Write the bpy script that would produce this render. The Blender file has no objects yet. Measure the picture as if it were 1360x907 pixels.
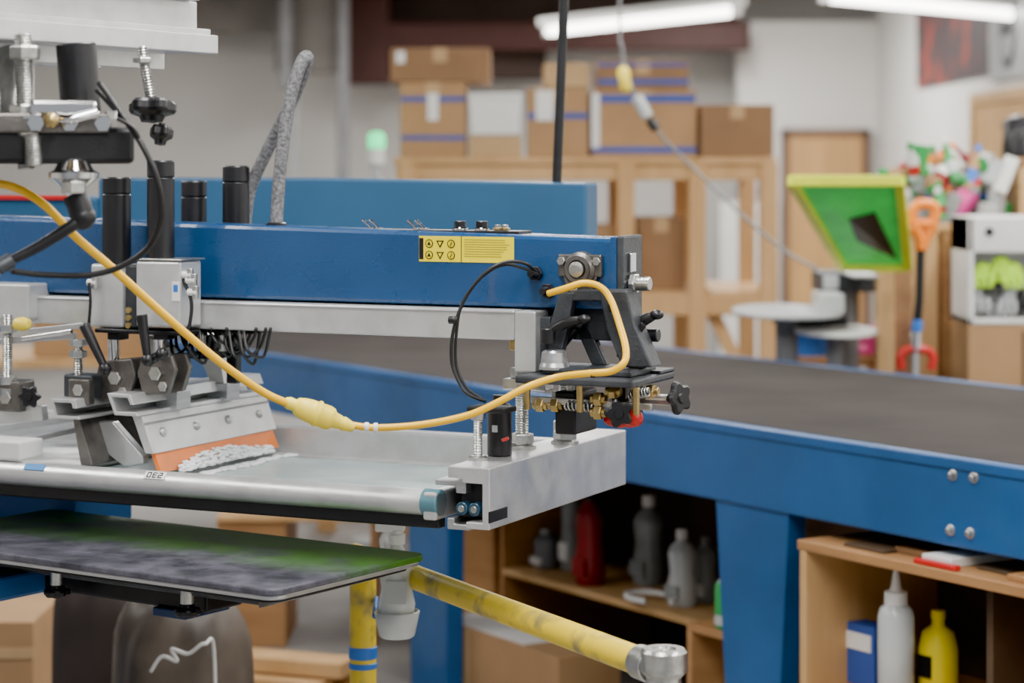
import bpy,bmesh,math,random
from mathutils import Vector,Matrix
random.seed(4)
# ---------------------------------------------------------------- survey helpers
F=3000.;CX=680.;HZ=220.;EYE=1.6
def P(px,py,d): return Vector(((px-CX)/F*d,d,EYE-(py-HZ)/F*d))
class Frame:
    def __init__(s,o,a):
        s.M=Matrix.Translation(Vector(o))@Matrix.Rotation(math.radians(a),4,'Z'); s.I=s.M.inverted()
    def _r(s,px,py):
        c=s.I@Vector((0,0,EYE)); return c,(s.I@P(px,py,1.))-c
    def v(s,px,py,v):
        c,d=s._r(px,py); return c+d*((v-c.y)/d.y)
    def z(s,px,py,z):
        c,d=s._r(px,py); return c+d*((z-c.z)/d.z)
W=Frame((0,0,0),0)
A=Frame((.187,4,0),-25)          # print arm
D=Frame((1.0914,4.815,0),-56.6)  # conveyor dryer
# ---------------------------------------------------------------- materials
def mat(n,col,metal=0,rough=.5,var=.12,scale=6,bump=0,bs=60,col2=None,thr=(.5,.7),emit=0,trans=0,alpha=1,stretch=None,coat=0,spec=.5,rvar=0):
    m=bpy.data.materials.new(n); m.use_nodes=True; nt=m.node_tree; N=nt.nodes; L=nt.links
    b=N['Principled BSDF']; tc=N.new('ShaderNodeTexCoord'); mp=N.new('ShaderNodeMapping')
    L.new(tc.outputs['Object'],mp.inputs[0])
    if stretch: mp.inputs['Scale'].default_value=stretch
    no=N.new('ShaderNodeTexNoise'); no.inputs['Scale'].default_value=scale; no.inputs['Detail'].default_value=5
    L.new(mp.outputs[0],no.inputs['Vector'])
    r=N.new('ShaderNodeValToRGB'); L.new(no.outputs[0],r.inputs[0])
    a=[max(0,c*(1-var)) for c in col]; c2=[min(1,c*(1+var)) for c in col]
    if col2:
        r.color_ramp.elements[0].position=thr[0]; r.color_ramp.elements[1].position=thr[1]; a=col; c2=col2
    else:
        r.color_ramp.elements[0].position=.3; r.color_ramp.elements[1].position=.7
    r.color_ramp.elements[0].color=(*a,1); r.color_ramp.elements[1].color=(*c2,1)
    L.new(r.outputs[0],b.inputs['Base Color'])
    b.inputs['Metallic'].default_value=metal; b.inputs['Roughness'].default_value=rough
    b.inputs['Specular IOR Level'].default_value=spec
    if rvar:
        n3=N.new('ShaderNodeTexNoise'); n3.inputs['Scale'].default_value=14; n3.inputs['Detail'].default_value=8; L.new(mp.outputs[0],n3.inputs['Vector'])
        q=N.new('ShaderNodeMapRange'); q.inputs[1].default_value=.3; q.inputs[2].default_value=.7; q.inputs[3].default_value=rough-rvar; q.inputs[4].default_value=rough+rvar
        L.new(n3.outputs[0],q.inputs[0]); L.new(q.outputs[0],b.inputs['Roughness'])
    b.inputs['Transmission Weight'].default_value=trans; b.inputs['Alpha'].default_value=alpha
    b.inputs['Coat Weight'].default_value=coat
    if emit:
        b.inputs['Emission Color'].default_value=(*col,1); b.inputs['Emission Strength'].default_value=emit
    if bump:
        n2=N.new('ShaderNodeTexNoise'); n2.inputs['Scale'].default_value=bs; L.new(mp.outputs[0],n2.inputs['Vector'])
        bp=N.new('ShaderNodeBump'); bp.inputs['Strength'].default_value=bump; bp.inputs['Distance'].default_value=.002
        L.new(n2.outputs[0],bp.inputs['Height']); L.new(bp.outputs[0],b.inputs['Normal'])
    return m
blue=mat('blue_powdercoat',(.007,.055,.165),.0,.3,.12,5,.25,220,coat=.3,rvar=.08)
blued=mat('blue_painted_steel',(.012,.088,.26),.0,.38,.2,3,.15,120,rvar=.1)
bluelt=mat('blue_hood_paint',(.018,.085,.18),.0,.45,.15,2)
alu=mat('aluminium',(.66,.67,.68),.75,.36,.08,22,.1,150,col2=(.54,.54,.53),thr=(.4,.8),rvar=.08)
alum=mat('milled_aluminium',(.5,.51,.53),.85,.3,.12,20,.15,200,stretch=(1,1,8))
aluw=mat('anodised_aluminium',(.62,.63,.64),.6,.38,.06,18,.06,200,col2=(.5,.5,.49),thr=(.4,.8),rvar=.1)
steel=mat('zinc_steel',(.5,.5,.48),.95,.3,.25,40,.3,200)
chrome=mat('chrome',(.75,.75,.76),1,.12,.05,10)
black=mat('black_plastic',(.009,.009,.011),0,.38,.3,20)
blackm=mat('black_satin_metal',(.013,.013,.015),.3,.42,.4,15,.15,150)
rubber=mat('black_rubber',(.01,.01,.011),0,.5,.3,20)
dgrey=mat('cast_grey_metal',(.06,.066,.075),.5,.42,.25,25,.4,160)
bronze=mat('oily_clamp_steel',(.16,.15,.14),.8,.38,.3,30,.3,120,rvar=.12)
brass=mat('brass_fitting',(.42,.31,.13),.9,.33,.25,30)
yel=mat('yellow_cord_vinyl',(.85,.48,.003),0,.36,.06,8)
yelp=mat('pale_yellow_plug',(.85,.66,.06),0,.4,.08,30)
ylab=mat('yellow_label',(.85,.70,.003),0,.5,.04,20,spec=.3)
ypaint=mat('yellow_paint_worn',(.74,.54,.02),0,.38,.2,16,col2=(.28,.22,.08),thr=(.52,.68),bump=.2,bs=60)
red=mat('red_plastic',(.55,.012,.01),0,.3,.1,10)
dred=mat('dark_red_plastic',(.25,.012,.014),0,.35,.1,10)
orange=mat('orange_polyurethane',(.66,.17,.03),0,.35,.15,14,col2=(.42,.13,.04),thr=(.5,.8))
orangep=mat('orange_plastic',(.95,.24,.005),0,.4,.05,10)
ink=mat('white_ink',(.76,.79,.80),0,.35,.06,60,.8,80)
mesh_m=mat('screen_mesh',(.30,.40,.40),.0,.25,.25,5,.1,300,col2=(.52,.60,.59),thr=(.35,.75))
hose=mat('dusty_hose_rubber',(.07,.07,.075),0,.8,.3,160,col2=(.24,.24,.25),thr=(.35,.75),bump=.6,bs=200)
belt=mat('conveyor_belt_mesh',(.042,.036,.034),0,.9,.3,3,.3,400,col2=(.06,.053,.05),thr=(.3,.8),spec=.1)
wood=mat('pine_wood',(.50,.29,.115),0,.6,.2,5,stretch=(2,2,.4),col2=(.62,.39,.18),thr=(.3,.7))
ply=mat('plywood',(.33,.16,.06),0,.6,.25,4,stretch=(1,1,5),col2=(.45,.24,.095),thr=(.3,.7))
plyd=mat('dark_plywood_and_shade',(.07,.042,.022),0,.7,.3,4)  # scrap colour, also used to paint shade inside the cabinets
plym=mat('stained_plywood',(.17,.085,.035),0,.65,.3,4,stretch=(1,1,5))
card=mat('cardboard',(.40,.235,.11),0,.8,.1,5)
cardd=mat('cardboard_dark',(.27,.15,.07),0,.8,.12,5)
cardy=mat('cardboard_light',(.52,.34,.17),0,.8,.1,5)
white=mat('white_plastic',(.76,.76,.74),0,.4,.05,6)
paper=mat('white_paper',(.8,.8,.78),0,.7,.03,10)
clear=mat('translucent_plastic',(.82,.86,.86),0,.2,.05,10,trans=.4)
smoke=mat('smoky_plastic',(.38,.41,.41),0,.25,.2,10,trans=.3)
bstripe=mat('blue_print',(.03,.08,.35),0,.6,.1,8)
green=mat('green_emulsion_glow',(.03,.72,.10),0,.4,.25,6,emit=.2)  # emulsion given a faint glow of its own
greeny=mat('lime_frame_paint',(.72,.8,.02),0,.4,.1,6)
greenl=mat('green_signal',(.02,.9,.3),0,.3,.0,5,emit=2.5)
greenp=mat('green_plastic',(.02,.32,.07),0,.4,.2,6)
hiviz=mat('hiviz_glove',(.5,.85,.03),0,.7,.2,15)
pink=mat('pink_plastic',(.8,.08,.35),0,.5,.15,8)
cyan=mat('blue_plastic_bucket',(.02,.16,.6),0,.4,.15,8)
maroon=mat('maroon_paint',(.06,.016,.012),0,.6,.2,3)
wallm=mat('painted_drywall',(.56,.545,.52),0,.8,.05,.8,.1,20)
wallw=mat('white_drywall',(.80,.785,.75),0,.8,.04,.8,.1,20)
ceil_m=mat('dark_roof_boards',(.075,.04,.025),0,.8,.3,2)
shad=mat('dark_brown_shade',(.05,.032,.026),0,.8,.3,2)
conc=mat('concrete_floor',(.27,.26,.25),0,.55,.2,2.5,.2,30)
grey=mat('grey_plastic',(.2,.2,.21),0,.5,.2,8)
colg=mat('column_grey',(.17,.155,.14),0,.7,.2,3)
lgrey=mat('light_grey_enamel',(.42,.44,.45),0,.4,.1,6)
bagm=mat('brown_plastic_film',(.06,.046,.036),0,.42,.25,6,.6,14,col2=(.15,.118,.092),thr=(.4,.75))
dbag=mat('dark_brown_fabric',(.035,.024,.02),0,.7,.3,5)
tube_e=mat('fluorescent_tube',(1,.98,.93),0,.4,0,5,emit=16)
doorm=mat('door_wood',(.58,.34,.13),0,.5,.12,2,stretch=(6,6,.5))
doorf=mat('door_frame_brown',(.18,.10,.065),0,.6,.15,3)
postr=mat('poster_print',(.06,.04,.045),0,.5,.2,3,col2=(.35,.05,.03),thr=(.5,.62))
olive=mat('label_text_olive',(.35,.3,.02),0,.6)
airf=mat('blue_air_fitting',(.02,.06,.1),0,.3)
tealc=mat('teal_plastic_cap',(.10,.24,.30),0,.25,trans=.3)
btape=mat('blue_tape',(.05,.22,.5),0,.6)
navy=mat('navy_steel',(.01,.03,.09),.2,.4)
def platen_mat():
    m=bpy.data.materials.new('platen_rubber'); m.use_nodes=True; N=m.node_tree.nodes; L=m.node_tree.links; b=N['Principled BSDF']
    tc=N.new('ShaderNodeTexCoord'); n=N.new('ShaderNodeTexNoise'); n.inputs['Scale'].default_value=14; n.inputs['Detail'].default_value=12; n.inputs['Roughness'].default_value=.75; L.new(tc.outputs['Object'],n.inputs['Vector'])
    r=N.new('ShaderNodeValToRGB'); r.color_ramp.elements[0].color=(.016,.017,.026,1); r.color_ramp.elements[0].position=.38
    r.color_ramp.elements[1].color=(.12,.115,.15,1); r.color_ramp.elements[1].position=.70; L.new(n.outputs[0],r.inputs[0])
    sx=N.new('ShaderNodeSeparateXYZ'); L.new(tc.outputs['Object'],sx.inputs[0])
    n2=N.new('ShaderNodeTexNoise'); n2.inputs['Scale'].default_value=9; n2.inputs['Detail'].default_value=8; L.new(tc.outputs['Object'],n2.inputs['Vector'])
    n3=N.new('ShaderNodeMapRange'); n3.inputs[1].default_value=.32; n3.inputs[2].default_value=.55; L.new(n2.outputs[0],n3.inputs[0])
    mr=N.new('ShaderNodeMapRange'); mr.inputs[1].default_value=.14; mr.inputs[2].default_value=.30; L.new(sx.outputs[1],mr.inputs[0])
    mu=N.new('ShaderNodeMath'); mu.operation='MULTIPLY'; L.new(mr.outputs[0],mu.inputs[0]); L.new(n3.outputs[0],mu.inputs[1])
    mx=N.new('ShaderNodeMix'); mx.data_type='RGBA'; L.new(mu.outputs[0],mx.inputs['Factor']); L.new(r.outputs[0],mx.inputs['A']); mx.inputs['B'].default_value=(.04,.15,.004,1)
    L.new(mx.outputs['Result'],b.inputs['Base Color']); b.inputs['Roughness'].default_value=.4
    bp=N.new('ShaderNodeBump'); bp.inputs['Strength'].default_value=.3; bp.inputs['Distance'].default_value=.002; L.new(n.outputs[0],bp.inputs['Height']); L.new(bp.outputs[0],b.inputs['Normal'])
    return m
platm=platen_mat()
# ---------------------------------------------------------------- mesh builder
def basis(ax):
    ax=Vector(ax).normalized(); h=Vector((0,0,1)) if abs(ax.z)<.9 else Vector((1,0,0))
    x=ax.cross(h).normalized(); y=ax.cross(x); return ax,x,y
class B:
    def __init__(s,fr=W): s.bm=bmesh.new(); s.m=[]; s.fr=fr
    def mi(s,m):
        if m not in s.m: s.m.append(m)
        return s.m.index(m)
    def merge(s,t,m,sm=None):
        i=s.mi(m)
        for f in t.faces:
            f.material_index=i
            if sm is not None: f.smooth=sm
        bmesh.ops.recalc_face_normals(t,faces=t.faces)
        me=bpy.data.meshes.new('t'); t.to_mesh(me); t.free(); s.bm.from_mesh(me); bpy.data.meshes.remove(me); return s
    def box(s,x,y,z,m,bev=.002,M=None):
        t=bmesh.new(); c=Vector(((x[0]+x[1])/2,(y[0]+y[1])/2,(z[0]+z[1])/2)); sc=[abs(x[1]-x[0]),abs(y[1]-y[0]),abs(z[1]-z[0])]
        bmesh.ops.create_cube(t,size=1,matrix=Matrix.Translation(c)@Matrix.Diagonal((*sc,1)))
        bev=min(bev,min(sc)*.3)
        if bev>0: bmesh.ops.bevel(t,geom=list(t.edges),offset=bev,segments=2,profile=.5,affect='EDGES')
        if M: bmesh.ops.transform(t,matrix=M,verts=t.verts)
        return s.merge(t,m,False)
    def bar(s,a,b,w,h,m,bev=.002):
        a=Vector(a); b=Vector(b); ax,x,y=basis(b-a); l=(b-a).length
        M=Matrix((( x.x,y.x,ax.x,a.x),(x.y,y.y,ax.y,a.y),(x.z,y.z,ax.z,a.z),(0,0,0,1)))
        return s.box((-w/2,w/2),(-h/2,h/2),(0,l),m,bev,M)
    def prism(s,pts,v0,v1,m,bev=.002,axis='v'):
        t=bmesh.new()
        f=(lambda p,v:(p[0],v,p[1])) if axis=='v' else (lambda p,v:(p[0],p[1],v))
        a=[t.verts.new(f(p,v0)) for p in pts]; b=[t.verts.new(f(p,v1)) for p in pts]
        t.faces.new(a); t.faces.new(b[::-1]); n=len(pts)
        for i in range(n): t.faces.new((a[i],a[(i+1)%n],b[(i+1)%n],b[i]))
        bmesh.ops.recalc_face_normals(t,faces=t.faces)
        if bev>0: bmesh.ops.bevel(t,geom=list(t.edges),offset=bev,segments=2,profile=.5,affect='EDGES')
        return s.merge(t,m,False)
    def lathe(s,o,ax,prof,m,seg=20,soft=False,lobes=0,la=.15):
        o=Vector(o); ax,x,y=basis(ax); t=bmesh.new()
        def ring(h,r):
            R=[]
            for k in range(seg):
                a=2*math.pi*k/seg; rr=r*(1+(la*math.cos(lobes*a) if lobes else 0)); R.append(t.verts.new(o+ax*h+(x*math.cos(a)+y*math.sin(a))*rr))
            return R
        prev=None
        for i in range(len(prof)-1):
            r0=prev if (soft and prev) else ring(*prof[i]); r1=ring(*prof[i+1])
            for k in range(seg):
                f=t.faces.new((r0[k],r0[(k+1)%seg],r1[(k+1)%seg],r1[k])); f.smooth=True
            prev=r1
        for h,r in ((prof[0]),(prof[-1])):
            if r>1e-5: f=t.faces.new(ring(h,r)); f.smooth=False
        return s.merge(t,m)
    def cyl(s,a,b,r,m,r2=None,seg=20):
        a=Vector(a); b=Vector(b); l=(b-a).length; r2=r if r2 is None else r2; e=min(r*.12,l*.2,.002)
        return s.lathe(a,b-a,[(0,r-e),(e,r),(l-e,r2),(l,r2-e)],m,seg)
    def thread(s,a,b,r,m,pitch=.0045):
        a=Vector(a); b=Vector(b); l=(b-a).length; n=max(2,int(l/pitch)); p=[]
        for i in range(n): p+=[(l*i/n,r*.86),(l*(i+.5)/n,r)]
        p.append((l,r*.8)); return s.lathe(a,b-a,p,m,14)
    def nut(s,c,ax,r,h,m): 
        c=Vector(c); ax=Vector(ax).normalized(); t=bmesh.new(); o=c-ax*h/2; _,x,y=basis(ax)
        V=[[t.verts.new(o+ax*hh+(x*math.cos(k*math.pi/3)+y*math.sin(k*math.pi/3))*rr) for k in range(6)] for hh,rr in((0,r*.93),(h*.12,r),(h*.88,r),(h,r*.93))]
        for i in range(3):
            for k in range(6): t.faces.new((V[i][k],V[i][(k+1)%6],V[i+1][(k+1)%6],V[i+1][k]))
        t.faces.new(V[0][::-1]); t.faces.new(V[3]); return s.merge(t,m,False)
    def knob(s,c,ax,r,h,m,lobes=5):
        s.lathe(c,ax,[(0,r*.45),(h*.25,r*.55),(h*.4,r*.92),(h*.55,r),(h*.85,r),(h,r*.85)],m,40,False,lobes,.17)
        return s.lathe(Vector(c)+Vector(ax).normalized()*h,ax,[(0,r*.4),(h*.15,r*.35)],m,16)
    def ball(s,c,r,m,sc=(1,1,1),n=16):
        t=bmesh.new(); bmesh.ops.create_uvsphere(t,u_segments=n,v_segments=max(5,n*5//8),radius=r,matrix=Matrix.Translation(Vector(c))@Matrix.Diagonal((*sc,1))); return s.merge(t,m,True)
    def tube(s,pts,r,m,seg=10,sub=8,cap=True,smooth=True):
        pts=[Vector(p) for p in pts]; out=[]
        if smooth and len(pts)>2:
            q=[pts[0]*2-pts[1]]+pts+[pts[-1]*2-pts[-2]]
            for i in range(1,len(q)-2):
                for k in range(sub):
                    t=k/sub; a,b,c,d=q[i-1:i+3]
                    out.append(.5*((2*b)+(c-a)*t+(2*a-5*b+4*c-d)*t*t+(3*b-a-3*c+d)*t**3))
            out.append(pts[-1])
        else: out=pts
        t=bmesh.new(); tan=(out[1]-out[0]).normalized(); _,x,y=basis(tan); prev=None; n=len(out); R0=None
        for i,p in enumerate(out):
            tg=(out[min(i+1,n-1)]-out[max(i-1,0)]).normalized(); x=(x-tg*x.dot(tg)).normalized(); y=tg.cross(x)
            rr=r(i/(n-1)) if callable(r) else r
            R=[t.verts.new(p+(x*math.cos(2*math.pi*k/seg)+y*math.sin(2*math.pi*k/seg))*rr) for k in range(seg)]
            if prev:
                for k in range(seg): t.faces.new((prev[k],prev[(k+1)%seg],R[(k+1)%seg],R[k]))
            else: R0=R
            prev=R
        t.faces.new(R0[::-1]); t.faces.new(prev); return s.merge(t,m,True)
    def spring(s,a,b,r,w,m,turns=7):
        a=Vector(a);b=Vector(b);ax,x,y=basis(b-a);l=(b-a).length;n=turns*10
        return s.tube([a+ax*l*i/n+(x*math.cos(i*.628)+y*math.sin(i*.628))*r for i in range(n+1)],w,m,6,1,True,False)
    def quad(s,p,m,th=.002):
        t=bmesh.new(); vs=[t.verts.new(Vector(q)) for q in p]; t.faces.new(vs)
        n=(vs[1].co-vs[0].co).cross(vs[-1].co-vs[0].co).normalized()
        r=bmesh.ops.extrude_face_region(t,geom=list(t.faces)); bmesh.ops.translate(t,vec=n*th,verts=[g for g in r['geom'] if isinstance(g,bmesh.types.BMVert)])
        return s.merge(t,m,False)
    def done(s,name,parent=None):
        me=bpy.data.meshes.new(name); s.bm.to_mesh(me); s.bm.free()
        for m in s.m: me.materials.append(m)
        o=bpy.data.objects.new(name,me); bpy.context.scene.collection.objects.link(o); o.matrix_world=s.fr.M
        if parent: o.parent=parent; 
        return o
def group(name):
    e=bpy.data.objects.new(name,None); e.empty_display_size=.2; bpy.context.scene.collection.objects.link(e); return e

# ================================================================ ROOM
def slab(n,x,y,z,m): B().box(x,y,z,m,0).done(n)
XL,XR,Y0,Y1,ZC=-5.5,3.0,-2.5,19.,3.6
slab('floor',(XL-.1,XR+.1),(Y0,Y1+.1),(-.1,0),conc)
slab('ceiling',(XL-.1,XR+.1),(Y0,Y1+.1),(ZC,ZC+.1),ceil_m)
slab('wall_back',(XL,XR),(Y1,Y1+.1),(0,ZC),wallm)
slab('wall_left',(XL-.1,XL),(Y0,Y1+.1),(0,ZC),wallm)
slab('wall_right',(XR,XR+.1),(Y0,Y1+.1),(0,ZC),wallw)
slab('wall_partition',(1.85,2.995),(18.5,18.8),(0,2.78),wallw)
b=B(); b.box((2.26,2.86),(18.42,18.49),(.0,1.84),doorm,.01)
for x in ((2.20,2.26),(2.86,2.92)): b.box(x,(18.40,18.495),(0,1.9),doorf,.005)
b.box((2.20,2.92),(18.40,18.495),(1.84,1.9),doorf,.005); b.cyl((2.8,18.42,.95),(2.8,18.36,.95),.03,chrome); b.done('door_1')
b=B(); b.box((2.95,2.995),(12.3,14.4),(0,1.98),doorm,.01); b.box((2.93,2.995),(14.4,14.5),(0,2.06),wood,.01); b.box((2.93,2.995),(12.3,14.4),(1.98,2.06),wood,.01); b.box((2.93,2.995),(12.2,12.3),(0,2.06),wood,.01)
b.cyl((2.95,12.5,.95),(2.9,12.5,.95),.03,chrome); b.done('door_2')
b=B(); b.box((2.97,2.998),(14.1,16.6),(2.17,2.75),postr,.002); b.box((2.965,2.99),(12.6,14.05),(2.12,2.75),lgrey,.002)
b.lathe((2.966,13.5,2.42),(-1,0,0),[(0,.24),(.004,.24)],black,32); b.lathe((2.961,13.5,2.42),(-1,0,0),[(0,.19),(.004,.19)],lgrey,32); b.box((2.953,2.958),(13.34,13.66),(2.38,2.46),black,.001)
b.done('wall_banner')
b=B()
b.box((-1.85,-1.38),(17.6,17.9),(2.33,ZC),colg,.02); b.box((-2.9,-1.9),(18.2,18.5),(2.68,ZC),colg,.02)
b.cyl((-1.30,17.4,0),(-1.30,17.4,ZC),.045,grey); b.cyl((-1.75,17.5,2.2),(-1.75,17.5,ZC),.05,grey); b.cyl((-1.75,18.2,0),(-1.75,18.2,2.33),.04,lgrey)
b.done('ventilation_duct')
b=B()
b.box((-1.36,-.98),(18.0,18.3),(2.25,ZC-.001),maroon,.02)
b.box((-1.0,1.9),(18.0,18.2),(2.52,2.75),maroon,.02)
b.box((-.98,.28),(18.3,18.6),(2.3,ZC-.001),shad,.02); b.box((.28,1.84),(18.3,18.6),(2.62,ZC-.001),shad,.02)  # dark brown panels drawn in place of the shadow up here
b.done('maroon_beam_and_shade_panels')
for k in range(5):
    B().box((XL,XR),(3+3.4*k,3.18+3.4*k),(3.25,3.598),ceil_m,.01).done('ceiling_joist')
def strip(a,c,name='fluorescent_light'):
    a=Vector(a);c=Vector(c); b=B(); b.bar(a+Vector((0,0,.06)),c+Vector((0,0,.06)),.16,.05,white); b.tube([a,c],.028,tube_e,12,1,True,False)
    for p in (a.lerp(c,.1),a.lerp(c,.9)): b.cyl(p+Vector((0,0,.08)),(p.x,p.y,3.6),.006,steel,seg=6)
    for p in (a,c): b.box((p.x-.03,p.x+.03),(p.y-.03,p.y+.03),(p.z-.03,p.z+.08),white)
    b.done(name)
strip(P(728,42,15.2),P(978,15,13.2)); strip(P(1095,-4,12.1),P(1365,22,13.5))
for (x,y,e) in ((-3,1.,100),(0,1.,112),(2,1.,100),(-2.6,4,112),(-.2,3.4,140),(1.9,4,112),(-3,7,95),(0,7.2,105),(2,7.,125),(-3,11,110),(.2,11,120),(-3,15.5,150),(1.6,16.,210),(1.9,10.6,120),(-.6,15.,120)):  # unseen overhead strips with area lights, added for reflections and to brighten the rear
    strip((x-.0,y-1.1,3.1),(x,y+1.1,3.1))
    l=bpy.data.lights.new('added_tube_light','AREA'); l.shape='RECTANGLE'; l.size=.3; l.size_y=2.2; l.energy=e; l.color=(1,.98,.95)
    o=bpy.data.objects.new('added_tube_light',l); bpy.context.scene.collection.objects.link(o); o.location=(x,y,3.04)
w=bpy.data.worlds.new('World'); bpy.context.scene.world=w; w.use_nodes=True
w.node_tree.nodes['Background'].inputs[0].default_value=(.90,.95,1,1); w.node_tree.nodes['Background'].inputs[1].default_value=.85

# ================================================================ CONVEYOR DRYER
b=B(D)
ZB=.95; UL=-4.5; UR=1.15
b.box((UL,UR),(0,.05),(ZB-.193,ZB+.006),blued,.006)
b.box((UL,UR),(-.006,.06),(ZB-.02,ZB+.004),blued,.003)
b.box((UL,UR),(1.25,1.3),(ZB-.193,ZB+.006),blued,.006)
b.box((UL,UR),(.05,1.25),(ZB-.03,ZB-.008),belt,0)
b.box((UL,UR),(.02,1.24),(ZB-.008,ZB+.008),belt,.004)
b.box((UL,UR),(.06,1.24),(ZB-.19,ZB-.17),blued,0)
b.cyl((UL,.03,ZB-.03),(UL,1.24,ZB-.03),.036,belt); b.cyl((UR,.03,ZB-.03),(UR,1.24,ZB-.03),.036,belt)
for px,py in ((1266,631),(1294,634),(1263,704),(1289,708)):
    p=D.v(px,py,0); b.lathe((p.x,0,p.z),(0,-1,0),[(0,.013),(.002,.013),(.004,.009),(.01,.008),(.012,.004)],steel,16)
def leg(px0,px1,qx0,qx1,v0=.0):
    a=D.v(px0,690,v0).x; c=D.v(px1,690,v0).x; e=D.v(qx0,907,v0).x; f=D.v(qx1,907,v0).x
    ze=D.v(qx0,907,v0).z; k=(ZB-.19)/(ZB-.19-ze); e2=a+(e-a)*k; f2=c+(f-c)*k
    b.prism([(a,ZB-.19),(c,ZB-.19),(f2,0),(e2,0)],v0,v0+.06,blued,.004); b.prism([(a,ZB-.19),(c,ZB-.19),(f2,0),(e2,0)],v0+1.2,v0+1.26,blued,.004)
leg(950,1047,962,1035,.01); leg(540,596,545,592,.01)
b.done('conveyor_dryer')

ZS=.365
cab=B(D); v0=-.05; v1=.62; ul=D.v(1062,760,v0).x; ur=1.1
cab.box((ul,ul+.022),(v0,v1),(0,.69),wood,.002); cab.box((ul-.01,ur),(v0,v1),(.69,.714),ply,.003)
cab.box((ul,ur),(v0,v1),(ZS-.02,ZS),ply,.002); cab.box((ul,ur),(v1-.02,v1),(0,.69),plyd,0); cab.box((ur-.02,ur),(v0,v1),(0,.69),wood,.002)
m_=D.v(1230,800,.3).x; cab.box((m_+.45,m_+.47),(v0+.1,v1-.02),(ZS,.69),plyd,0); cab.box((ul+.03,m_+.4),(v0+.42,v0+.44),(ZS,.66),plyd,0)  # dark inner panels stand in for the shade inside the cabinet
cab.done('plywood_cabinet')
def lobj(name,fr,base,prof,m,seg=28,extra=None):
    b=B(fr); b.lathe(base,(0,0,1),prof,m,seg,True)
    if extra: extra(b,Vector(base))
    return b.done(name)
ZS1=ZS+.001
p=D.v(1190,780,.06); lobj('squeeze_bottle',D,(p.x,.06,ZS1),[(0,.036),(.01,.042),(.19,.042),(.21,.037),(.22,.024),(.225,.024)],clear,28,
   lambda b,o:(b.lathe(o+Vector((0,0,.22)),(0,0,1),[(0,.027),(.028,.027),(.031,.016),(.04,.012),(.088,.004)],white,20,False),b.lathe(o+Vector((0,0,.004)),(0,0,1),[(0,.034),(.11,.038)],white,20)))
p=D.v(1238,830,.14); lobj('yellow_glue_bottle',D,(p.x,.16,ZS1),[(0,.042),(.01,.046),(.11,.046),(.15,.037),(.165,.016),(.18,.014)],ylab,24,lambda b,o:(b.box((o.x-.022,o.x+.022),(o.y-.0485,o.y-.044),(o.z+.05,o.z+.1),black,0),b.cyl(o+Vector((0,0,.178)),o+Vector((0,0,.2)),.017,ylab)))
p=D.v(1238,890,0); b=B(D); b.lathe((p.x,.0,ZS1),(0,0,1),[(0,.045),(.055,.045)],paper,28); b.lathe((p.x,.0,ZS1+.0555),(0,0,1),[(0,.02),(.001,.02)],black,20); b.done('tape_roll')
p=D.v(1140,870,.08); b=B(D); b.box((p.x-.055,p.x+.055),(.08,.14),(ZS1,.51),bstripe,.002); b.box((p.x-.045,p.x+.045),(.077,.081),(.45,.49),white,0); b.done('blue_carton')
b=B(D); random.seed(2)
for i in range(9):
    x=ul+.12+i*.13; b.box((x,x+.09+random.random()*.05),(-.02+.04*(i%2),.08+.05*(i%3)),(.7145,.722+.006*(i%3)),[plyd,plym,paper,plyd,ply,grey][i%6],.002)
b.done('scrap_pile')
p=D.z(1290,745,.726); b=B(D); b.box((p.x-.1,p.x+.03),(-.045,-.025),(.7145,.7265),red,.003); b.done('red_marker')

# middle storage under dryer
vm=.34; a=D.v(664,760,vm).x; c=D.v(952,760,vm-.1).x
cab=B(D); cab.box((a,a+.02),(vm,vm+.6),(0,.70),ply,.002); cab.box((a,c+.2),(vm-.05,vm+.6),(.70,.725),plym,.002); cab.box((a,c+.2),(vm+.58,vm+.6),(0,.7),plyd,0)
zs=.33; cab.box((a,c+.2),(vm,vm+.6),(zs-.02,zs),wood,.002); cab.box((c+.18,c+.2),(vm,vm+.6),(0,.7),plym,.002); cab.box((a+.03,c+.15),(vm+.34,vm+.35),(zs,.69),plyd,0); cab.done('storage_shelf')  # dark panel deepens the shelf interior, shade painted in
def bottle(px,vv,h,r,m,m2,name,z0=zs+.001,fr=D,lb=None):
    p=fr.v(px,800,vv); b=B(fr); b.lathe((p.x,vv,z0),(0,0,1),[(0,r*.9),(.01,r),(h*.3,r),(h*.45,r*.86),(h*.68,r),(h*.78,r*.8),(h*.86,r*.35),(h*.88,r*.35)],m,24,True)
    b.cyl((p.x,vv,z0+h*.87),(p.x,vv,z0+h),r*.42,m2); b.box((p.x-r*.7,p.x+r*.7),(vv-r*1.02,vv-r*.8),(z0+h*.1,z0+h*.28),lb or paper,0) ; b.done(name)
bottle(784,vm+.07,.29,.046,dred,black,'red_solvent_bottle',lb=dred); bottle(758,vm+.16,.31,.032,smoke,black,'spray_can'); bottle(862,vm+.22,.27,.05,smoke,white,'clear_jug',lb=smoke)
bottle(906,vm+.10,.22,.042,clear,white,'translucent_bottle',lb=smoke); bottle(724,vm+.12,.12,.04,grey,lgrey,'dark_jar'); bottle(938,vm+.2,.19,.04,smoke,grey,'grey_bottle')
p=D.v(865,820,vm+.03); b=B(D); p.z=zs+.012; b.tube([p+Vector((.09*math.cos(t*.4),.0+.06*math.sin(t*.4),.01)) for t in range(14)],.008,paper); b.done('masking_tape_strip')
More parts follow.
